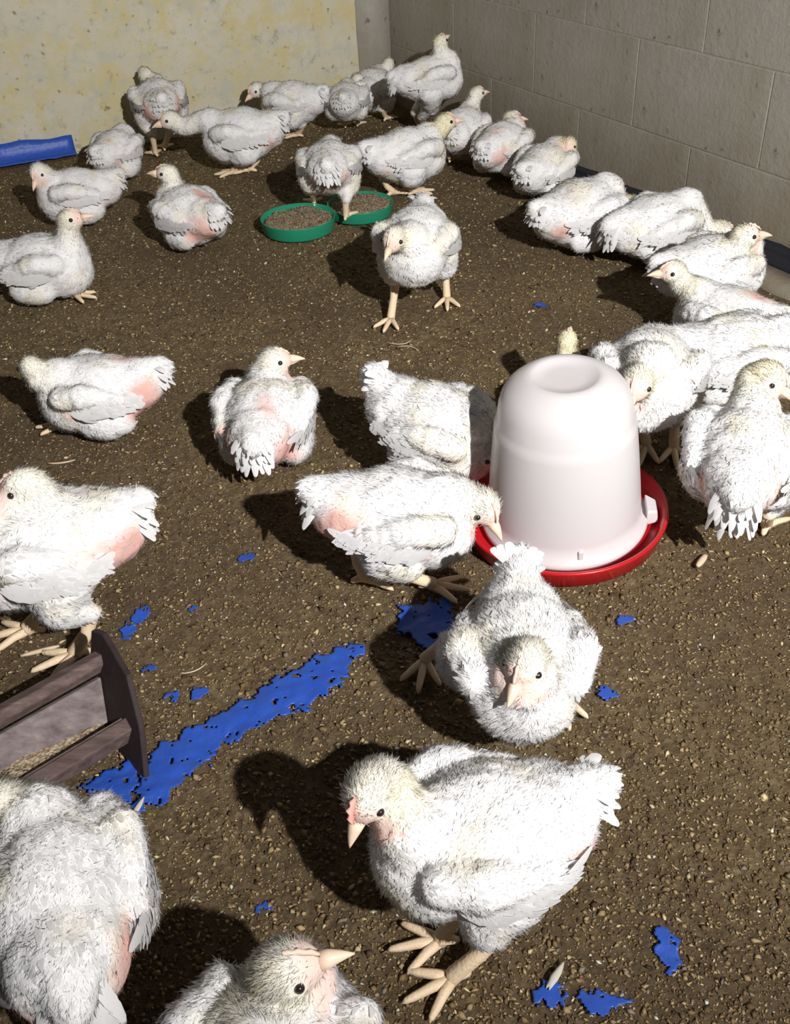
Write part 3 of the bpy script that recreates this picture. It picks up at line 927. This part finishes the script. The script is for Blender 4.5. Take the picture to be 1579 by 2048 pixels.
    flow = flow * (1 - onneck[:, None]) - (tang / np.linalg.norm(tang, axis=1)[:, None])[kn] * onneck[:, None]
    flow = flow * (1 - onhead[:, None]) + (-bd - hd_up * 0.35)[None] * onhead[:, None]
    eyes = [head + bd * 0.0105 + hd_s * sd * 0.0208 + hd_up * 0.0045 for sd in (-1, 1)]
    eyeclear = np.minimum(*[smooth01((np.linalg.norm(V - (e - bd * 0.0), axis=1) - 0.0075) / 0.004) for e in eyes])
    eyeclear = np.minimum(eyeclear, np.minimum(*[smooth01((np.linalg.norm(V - (e + bd * 0.008), axis=1) - 0.006) / 0.004) for e in eyes]))
    keep = eyeclear * (1 - 0.98 * pk) * (1 - 0.96 * face) * (V[:, 2] > 0.012) * np.clip(1 - 3.0 * (hd_d < 0.012), 0, 1)
    if stand:
        for hock, foot, sd in legs:
            keep *= (np.linalg.norm(V - hock, axis=1) > 0.016)
    nl = 2600 if near else (1300 if midr else 650)
    tr_, w = sample(V, F, nl, rg, keep * (1 - 0.75 * onhead) * (1 - 0.35 * onneck))
    g = lambda A_: (A_[tr_] * (w[:, :, None] if A_.ndim == 2 else w)).sum(1)
    P, Nn, D = g(V), g(Nv), g(flow); Nn /= np.linalg.norm(Nn, axis=1)[:, None]
    on = g(onneck); oh = g(onhead)
    Ls = (0.0140 - 0.005 * on - 0.003 * oh) * rg.uniform(0.7, 1.25, nl); Ws = Ls * rg.uniform(0.30, 0.46, nl)
    LV, LF, LN = leaves(P, Nn, D, Ls, Ws, np.clip(rg.normal(0.03, 0.035, nl), 0.0, 0.2), rg)
    cc = np.repeat(np.clip(g(c) * 0.85 + WHITE * 0.15, 0, 1) * rg.uniform(0.97, 1.02, nl)[:, None], 6, axis=0)
    pl = link('contour_feathers', mesh('contour_feathers', LV, LF, True, cc), MAT['feather'], root); pl['kind'] = 'stuff'; set_normals(pl.data, LN)
    nf = 26000 if near else (11000 if midr else 4500)
    tr_, w = sample(V, F, nf, rg, eyeclear * (1 - 0.93 * pk) * (1 - 0.9 * face) * (V[:, 2] > 0.008) * (1 + 2.2 * onhead + 1.2 * onneck))
    P, Nn, D = g(V), g(Nv), g(flow); Nn /= np.linalg.norm(Nn, axis=1)[:, None]
    Lf = rg.uniform(0.005, 0.0115, nf) * (1 + 0.12 * g(onneck) - 0.10 * g(onhead))
    FV, FF, FN = fuzz(P, Nn, D, Lf, rg, 0.0007 if near else (0.0010 if midr else 0.0016))
    cc = np.repeat(np.minimum((g(c) * 0.9 + WHITE * 0.1) * 1.06, 0.9), 3, axis=0)
    dn_ = link('down', mesh('down', FV, FF, True, cc), MAT['down'], root); dn_['kind'] = 'stuff'; set_normals(dn_.data, FN)

    # wings: lens-shaped fold hugging the flank with flight feathers along its lower edge
    for sd in (-1, 1):
        wz = wing * 0.02
        def wp(u, v, o_):
            x = 0.074 - 0.150 * u
            h = 0.072 * (max(0.0, 1 - (1.9 * u - 0.75) ** 2 * 0.55)) ** 0.5 * (1 - 0.45 * u)
            z = 0.026 - 0.018 * u + (0.5 - v) * h + wz * u
            e = max(0.06, 1 - (x / 0.125) ** 2 - ((z + 0.004) / 0.092) ** 2)
            y = 0.084 * ky * e ** 0.5 + o_
            return bp(x, sd * y, z)
        def woff(u, v):
            sm = lambda x: min(1.0, max(0.0, x)) ** 2 * (3 - 2 * min(1.0, max(0.0, x)))
            return -0.024 + 0.0345 * sm(u / 0.30) * sm(v / 0.36) * (1 - 0.25 * sm((u - 0.6) / 0.4))
        def wnrm(P):
            q = (np.asarray(P) - C0) @ B
            n_ = np.stack([q[:, 0] / 0.125 ** 2 * 0.5, q[:, 1] / 0.084 ** 2, q[:, 2] / 0.092 ** 2], 1)
            n_ /= np.linalg.norm(n_, axis=1)[:, None] + 1e-9
            return n_ @ B.T
        nu, nv = 14, 10
        WV, WF = [], []
        for lay in (0, 1):
            for a in range(nu + 1):
                for b_ in range(nv + 1):
                    u, v = a / nu, b_ / nv
                    th = woff(u, v) + 0.0020 * nz((u * 7, v * 7, i + sd))
                    WV.append(wp(u, v, th if lay == 0 else min(th - 0.003, 0.002)))
        st = (nu + 1) * (nv + 1)
        idx = lambda l, a, b_: l * st + a * (nv + 1) + b_
        for a in range(nu):
            for b_ in range(nv):
                q = (idx(0, a, b_), idx(0, a + 1, b_), idx(0, a + 1, b_ + 1), idx(0, a, b_ + 1))
                WF.append(q if sd < 0 else q[::-1])
                q = (idx(1, a, b_), idx(1, a, b_ + 1), idx(1, a + 1, b_ + 1), idx(1, a + 1, b_))
                WF.append(q if sd < 0 else q[::-1])
        for a in range(nu):
            for b_, fl_ in ((0, False), (nv, True)):
                WF.append((idx(0, a, b_), idx(1, a, b_), idx(1, a + 1, b_), idx(0, a + 1, b_)))
        for b_ in range(nv):
            for a in (0, nu):
                WF.append((idx(0, a, b_), idx(0, a, b_ + 1), idx(1, a, b_ + 1), idx(1, a, b_)))
        cw = np.tile(WHITE, (len(WV), 1)) * rg.uniform(0.97, 1.0)
        # flight feathers: single blades on the nearest birds
        flights = []
        k0 = 9
        for q in range(k0):
            u0 = 0.30 + 0.55 * q / (k0 - 1)
            v0 = 0.92 - 0.45 * q / (k0 - 1)
            base = wp(u0, v0, woff(u0, v0) - 0.001 + 0.0004 * q)
            Lq = rg.uniform(0.038, 0.052) * (0.8 + 0.3 * q / k0)
            dirv = unit(B @ np.array((-1.0, -sd * (0.30 + 0.045 * q), -0.34 + 0.05 * q + rg.normal(0, 0.06) + wz * 5)))
            nrm = B @ np.array((-0.2, sd * 0.95, 0.2)); sv = unit(np.cross(nrm, dirv)); nrm = np.cross(dirv, sv)
            wq = 0.0066; fv, ff = [], []
            rows = [(0, 0.5), (0.35, 1.0), (0.75, 0.95), (0.93, 0.6), (1.0, 0.15)]
            for t, ww in rows:
                p = base + dirv * Lq * t + nrm * (0.004 * math.sin(t * 2.6)) 
                fv += [p - sv * wq * ww, p + nrm * 0.0012, p + sv * wq * ww]
            for r_ in range(len(rows) - 1):
                a = r_ * 3
                ff += [(a, a + 3, a + 4, a + 1), (a + 1, a + 4, a + 5, a + 2)]
            fcol = np.tile(WHITE * rg.uniform(0.93, 1.02), (15, 1))
            if near:
                flights.append((fv, ff, fcol))
            else:
                nb0 = len(WV); WV += fv; WF += [tuple(x + nb0 for x in f) for f in ff]
                cw = np.vstack([cw, fcol])
        # coverts
        WVa = np.array(WV); WN = wnrm(WVa); WN[st:2 * st] *= -1
        nq = 260 if near else (140 if midr else 70)
        us, vs = rg.random(nq), rg.uniform(0.05, 0.95, nq)
        P = np.array([wp(u, v, woff(u, v)) for u, v in zip(us, vs)])
        Nn = wnrm(P)
        Lq = rg.uniform(0.013, 0.021, nq)
        LV, LF, LN = leaves(P, Nn, np.tile(B @ np.array((-1.0, 0, -0.35)), (nq, 1)), Lq, Lq * 0.5, np.clip(rg.normal(0.06, 0.05, nq), 0, 0.3), rg)
        WF += [tuple(int(x) + len(WVa) for x in f) for f in LF]
        WVa = np.vstack([WVa, LV]); cw = np.vstack([cw, np.repeat(WHITE * rg.uniform(0.93, 1.02, nq)[:, None], 6, axis=0)])
        wo = link('wing', mesh('wing', WVa, WF, True, cw), MAT['feather'], root)
        set_normals(wo.data, np.vstack([WN, LN]))
        for fv, ff, fcol in flights:
            fo = link('flight_feather', mesh('flight_feather', fv, ff, True, fcol), MAT['feather'], wo)
            set_normals(fo.data, wnrm(np.array(fv)))

    # tail fan
    tb = bp(-0.126, 0, 0.018 + ty * 0.6)
    TV, TF, tc = [], [], []
    for lay in range(3):
        for q in range(7):
            a = (q - 3) / 3.0
            el = 0.25 + tail * 0.8 + (lay - 1) * 0.28
            dirv = unit(B @ np.array((-math.cos(el), 0.62 * a + rg.normal(0, 0.06), math.sin(el) + rg.normal(0, 0.06))))
            sv = unit(np.cross(dirv, B @ np.array((0.3, 0.0, 1.0)))); nrm = np.cross(sv, dirv)
            base = tb + B @ np.array((0.012, a * 0.018, (lay - 1) * 0.012))
            Lq = rg.uniform(0.026, 0.040) * (1 - 0.15 * abs(a)); wq = 0.0068
            nb0 = len(TV)
            rows = [(0, 0.6), (0.4, 1.0), (0.75, 1.0), (0.95, 0.55), (1.0, 0.2)]
            for t, ww in rows:
                p = base + dirv * Lq * t - UP * (0.020 * t * t * (1 - 0.6 * max(tail, -1)))
                TV += [p - sv * wq * ww, p + nrm * 0.0015, p + sv * wq * ww]
            for r_ in range(len(rows) - 1):
                b_ = nb0 + r_ * 3
                TF += [(b_, b_ + 1, b_ + 4, b_ + 3), (b_ + 1, b_ + 2, b_ + 5, b_ + 4)]
            tc += [WHITE * rg.uniform(0.92, 1.02)] * 15
    TV = np.array(TV); nzv = TV[:, 2] < 0.008; TV[nzv, 2] = 0.008 + rg.random(nzv.sum()) * 0.003
    link('tail', mesh('tail', TV, TF, True, np.array(tc)), MAT['feather'], root)

    # beak, eyes, comb
    bb = head + bd * 0.0290 - hd_up * 0.0035
    for nm, dz, Lb, hk, r0 in (('upper_beak', 0.0015, 0.029, 0.006, 0.0085), ('lower_beak', -0.0045, 0.020, 0.0, 0.0058)):
        P, rad = [], []
        for t in (0, 0.3, 0.6, 0.85, 1.0):
            P.append(bb + bd * Lb * t + hd_up * (dz - hk * t * t)); rad.append(r0 * (1 - t ** 1.35) + 0.0006)
        tv, tf = tube(P, rad, 10, 1.0)
        link(nm, mesh(nm, tv, tf, True), MAT['beak'], root)
    for sd in (-1, 1):
        ec = head + bd * 0.0105 + hd_s * sd * 0.0212 + hd_up * 0.0045
        EV = SPH2[0] @ np.diag((0.0046, 0.0046, 0.0046)) + ec
        link('eye', mesh('eye', EV, SPH2[1], True), MAT['eye'], root)
    CV, CF = [], []
    nc = 7
    for q in range(nc):
        t = q / (nc - 1)
        p = head + bd * (0.032 - 0.027 * t) + hd_up * (0.0080 + 0.0177 * t ** 0.75)
        hgt = (0.0045 + 0.004 * (q % 2)) * math.sin(math.pi * (0.12 + 0.8 * t)) * (1.7 if comb else 0.7)
        CV += [p - hd_s * 0.0028, p + hd_s * 0.0028, p + hd_up * hgt + hd_s * 0.0012, p + hd_up * hgt - hd_s * 0.0012]
    for q in range(nc - 1):
        a = q * 4
        CF += [(a + k, a + (k + 1) % 4, a + 4 + (k + 1) % 4, a + 4 + k) for k in range(4)]
    CF += [(0, 1, 2, 3), tuple((nc - 1) * 4 + k for k in (3, 2, 1, 0))]
    link('comb', mesh('comb', CV, CF, True), MAT['comb' if comb else 'pale_comb'], root)
    return root

BIRDS = [
    dict(label='white broiler chick with red-edged comb striding in the foreground, beak pointing down to the left', pos=(0.0655, 0.5826), zc=0.1579, yaw=-167.4, head=(0.1117, -0.0181, 0.2496), beak=(0.546, 0.514, -0.661), s=0.95, feet=[(0.0527, 0.0644), (0.0534, 0.0196)], pink=0.4, tail=0.2, comb=True),
    dict(label='white broiler chick seen from behind in the bottom left corner below the wooden trough', pos=(-0.3523, 0.5455), zc=0.14, yaw=112.7, head=(0.0991, 0.0251, 0.1853), beak=(0.637, 0.763, 0.111), s=1.0, feet=[(0.0244, 0.0656), (-0.0043, 0.0075)], pink=0.5, tail=-0.9),
    dict(label='white broiler chick cut off by the bottom edge, beak pointing right', pos=(-0.1374, 0.3606), zc=0.13, yaw=72.7, head=(0.0678, -0.0033, 0.2086), beak=(0.428, -0.882, 0.195), s=1.0),
    dict(label='white broiler chick facing us with head bowed, just in front of the red drinker tray', pos=(0.1415, 0.8372), zc=0.1489, yaw=-95.7, head=(0.0804, 0.0007, 0.2181), beak=(0.82, -0.405, -0.406), s=0.94, feet=[(-0.1239, -0.1322), (-0.0582, 0.0633)], tail=0.6, pink=0.25),
    dict(label='white broiler chick pecking at the drinker, pink bare rump, head beside the tank', pos=(0.0037, 1.1509), zc=0.125, yaw=-3.6, head=(0.1253, -0.0062, 0.1444), beak=(0.516, -0.573, -0.636), s=1.0, feet=[(0.0486, -0.0256), (-0.0565, -0.0049)], pink=1.0, tail=-0.2),
    dict(label='white broiler chick on one thick leg at the left edge behind the wooden trough', pos=(-0.4985, 1.0879), zc=0.1455, yaw=-164.8, head=(-0.0017, -0.0117, 0.2279), beak=(0.951, -0.29, -0.11), s=1.1, feet=[(-0.0061, 0.066), (0.0541, -0.0041)], pink=1.0, tail=-0.1),
    dict(label='white broiler chick lying alone in the open, seen from behind, head turned right', pos=(-0.2238, 1.5168), zc=0.085, yaw=86.0, head=(0.0873, -0.0126, 0.1553), beak=(0.233, -0.971, 0.054), s=1.0, pink=0.9, tail=-0.4),
    dict(label='white broiler chick lying at left with pink rump to the right and yellow toes showing', pos=(-0.5534, 1.6578), zc=0.0876, yaw=-172.9, head=(0.1123, 0.0015, 0.1529), beak=(0.592, -0.802, 0.074), s=0.97, feet=[(0.0899, -0.0199)], pink=1.0),
    dict(label='white broiler chick lying at the left edge with head raised and looking right', pos=(-0.8262, 2.3077), zc=0.081, yaw=-8.7, head=(0.0941, 0.003, 0.1869), beak=(0.964, 0.113, 0.24), s=1.05, feet=[(0.0626, -0.0094)]),
    dict(label='white broiler chick facing us on two spread legs beside the green feed trays', pos=(0.084, 2.0964), zc=0.168, yaw=-101.1, head=(0.1193, -0.0292, 0.2229), beak=(0.901, -0.236, -0.365), s=1.0, feet=[(0.0586, -0.0558), (-0.0589, 0.0588)], tail=0.2, pink=0.15),
    dict(label='white broiler chick seen from behind standing on the feed in the green trays', pos=(-0.1223, 2.7087), zc=0.1611, yaw=89.4, head=(0.1609, -0.0119, 0.1765), beak=(0.983, -0.04, 0.179), s=0.95, feet=[(-0.0672, -0.0399), (0.0654, 0.0588)], fz=0.03, tail=-0.5, dirty=0.8, pink=0.3),
    dict(label='white broiler chick on two legs just behind the green feed trays, yellow head at right', pos=(0.0962, 2.8922), zc=0.1124, yaw=26.6, head=(0.1274, -0.0001, 0.1772), beak=(0.981, -0.18, 0.073), s=1.05, feet=[(0.0177, -0.0111), (-0.0381, 0.0203)], pink=0.2, yellow=1.0),
    dict(label='white broiler chick sitting left of the green trays with beak pointing left', pos=(-0.5011, 2.5956), zc=0.085, yaw=135.5, head=(0.0691, 0.0002, 0.1822), beak=(0.783, 0.601, 0.158), s=1.0, pink=0.8, tail=0.0),
    dict(label='white broiler chick lying at the left below the blue sheet edge, beak pointing down', pos=(-0.8568, 2.8298), zc=0.0876, yaw=-163.2, head=(0.0941, 0.0011, 0.1642), beak=(0.491, 0.638, -0.593), s=0.97, pink=0.3),
    dict(label='white broiler chick mostly hidden behind the lying bird by the left wall', pos=(-0.8203, 3.2189), zc=0.0944, yaw=70.5, head=(0.0882, 0.0007, 0.1086), beak=(0.824, -0.562, 0.073), s=0.9, pink=0.3),
    dict(label='white broiler chick facing the cream wall, on its feet above the neck-stretching bird', pos=(-0.7057, 3.4673), zc=0.165, yaw=105.7, head=(0.0896, 0.0227, 0.2359), beak=(0.918, 0.36, 0.165), s=1.0, feet=[(-0.0192, 0.0445), (0.0361, 0.0068)], pink=0.6),
    dict(label='white broiler chick with neck stretched out low to the left near the cream wall', pos=(-0.407, 3.19), zc=0.1111, yaw=174.0, head=(0.2075, 0.0, 0.1596), beak=(0.934, 0.325, -0.148), s=1.08, feet=[(0.0395, 0.0126), (-0.0055, -0.0065)], pink=0.3),
    dict(label='white broiler chick close to the cream wall with dark beak at its left end', pos=(-0.2665, 3.5511), zc=0.1173, yaw=158.5, head=(0.1355, 0.0026, 0.1583), beak=(0.563, 0.699, -0.441), s=0.98, feet=[(-0.0038, -0.0034), (0.0458, -0.0255)], pink=0.3),
    dict(label='white broiler chick with fluffed rump turned to us at the cream wall', pos=(-0.0812, 3.5344), zc=0.1369, yaw=85.8, head=(0.1218, -0.0429, 0.1893), beak=(0.851, -0.523, -0.04), s=0.84, feet=[(0.1394, -0.0302), (0.1247, 0.0248)], pink=0.1),
    dict(label='white broiler chick in the very corner of the two walls, half in shade', pos=(0.0128, 3.7086), zc=0.1105, yaw=68.6, head=(0.1028, -0.0294, 0.1763), beak=(0.966, -0.031, 0.257), s=0.95, pink=0.2),
    dict(label='white broiler chick standing tall in the corner by the concrete wall, tail drooping left', pos=(0.1981, 3.3905), zc=0.2158, yaw=8.7, head=(0.0427, 0.0067, 0.3264), beak=(0.722, 0.602, 0.341), s=0.95, feet=[(0.0256, 0.1095), (0.004, 0.1575)], tail=-0.5, pink=0.2),
    dict(label='white broiler chick with upright neck and beak to the right by the concrete wall', pos=(0.2856, 3.1587), zc=0.1111, yaw=65.7, head=(0.1003, -0.0178, 0.2097), beak=(0.827, -0.559, 0.06), s=0.9),
    dict(label='white broiler chick with spiky wing feathers, small head looking right at the concrete wall', pos=(0.3879, 2.9933), zc=0.1, yaw=53.4, head=(0.0786, 0.0111, 0.1629), beak=(0.75, -0.661, -0.016), s=0.95, pink=0.5),
    dict(label='white broiler chick at the concrete wall with yellow head turned back towards us', pos=(0.4849, 2.7945), zc=0.0895, yaw=50.7, head=(0.0736, -0.0369, 0.1426), beak=(-0.941, -0.237, -0.243), s=0.95, pink=0.1, yellow=0.8),
    dict(label='large white broiler chick lying by the concrete wall with tousled rump to the left', pos=(0.5178, 2.4257), zc=0.0818, yaw=27.4, head=(0.1339, -0.0219, 0.0741), beak=(0.805, -0.524, -0.277), s=1.1, pink=0.3, yellow=0.5),
    dict(label='white broiler chick with smooth back and low tail by the concrete wall', pos=(0.6791, 2.3049), zc=0.0857, yaw=20.4, head=(0.1535, -0.0448, 0.0592), beak=(0.833, -0.393, -0.391), s=1.05, tail=-0.5, pink=0.1),
    dict(label='white broiler chick with raised head looking right at the dark sheet edge', pos=(0.7084, 1.9621), zc=0.1176, yaw=16.7, head=(0.0471, -0.0321, 0.195), beak=(0.968, -0.242, 0.062), s=1.02, pink=0.1),
    dict(label='white broiler chick with pink side and beak pointing left, below the tall bird', pos=(0.7002, 1.793), zc=0.0895, yaw=140.2, head=(0.1332, 0.0094, 0.1707), beak=(0.673, 0.73, 0.119), s=0.95, pink=0.9),
    dict(label='white broiler chick facing us with bowed head right behind the drinker tank', pos=(0.4475, 1.4621), zc=0.1514, yaw=-106.4, head=(0.115, -0.0167, 0.2004), beak=(0.862, -0.186, -0.471), s=1.05, feet=[(-0.0094, 0.0573), (-0.0091, 0.0112)], pink=0.05, tail=-0.6, pitch=0.22),
    dict(label='white broiler chick lying at the right edge behind the drinker, head out of sight', pos=(0.6615, 1.6278), zc=0.0818, yaw=-7.3, head=(0.0956, -0.0043, 0.0984), beak=(0.982, 0.169, -0.09), s=1.1, pink=0.1),
    dict(label='white broiler chick seen from behind at the right edge with drooping white tail', pos=(0.5363, 1.2171), zc=0.146, yaw=66.7, head=(0.1103, -0.0116, 0.2269), beak=(-0.147, -0.866, -0.478), s=1.0, feet=[(0.0243, -0.0535), (0.0033, -0.0091)], tail=-1.0, pink=0.3, yellow=0.5),
    dict(label='white broiler chick drinking behind the tank, half in its shadow, tail fanned left', pos=(0.077, 1.4054), zc=0.115, yaw=-31.1, head=(0.1098, -0.0063, 0.0986), beak=(0.688, -0.308, -0.657), s=1.0, tail=0.6, pink=0.1),
    dict(label='chick of which only a yellow head shows above the drinker tank', pos=(0.3322, 1.5346), zc=0.0937, yaw=81.7, head=(0.0757, 0.0118, 0.204), beak=(0.942, -0.184, 0.282), s=0.8, yellow=1.0),
]
for i_, d_ in enumerate(BIRDS):
    chicken(i_, **d_)
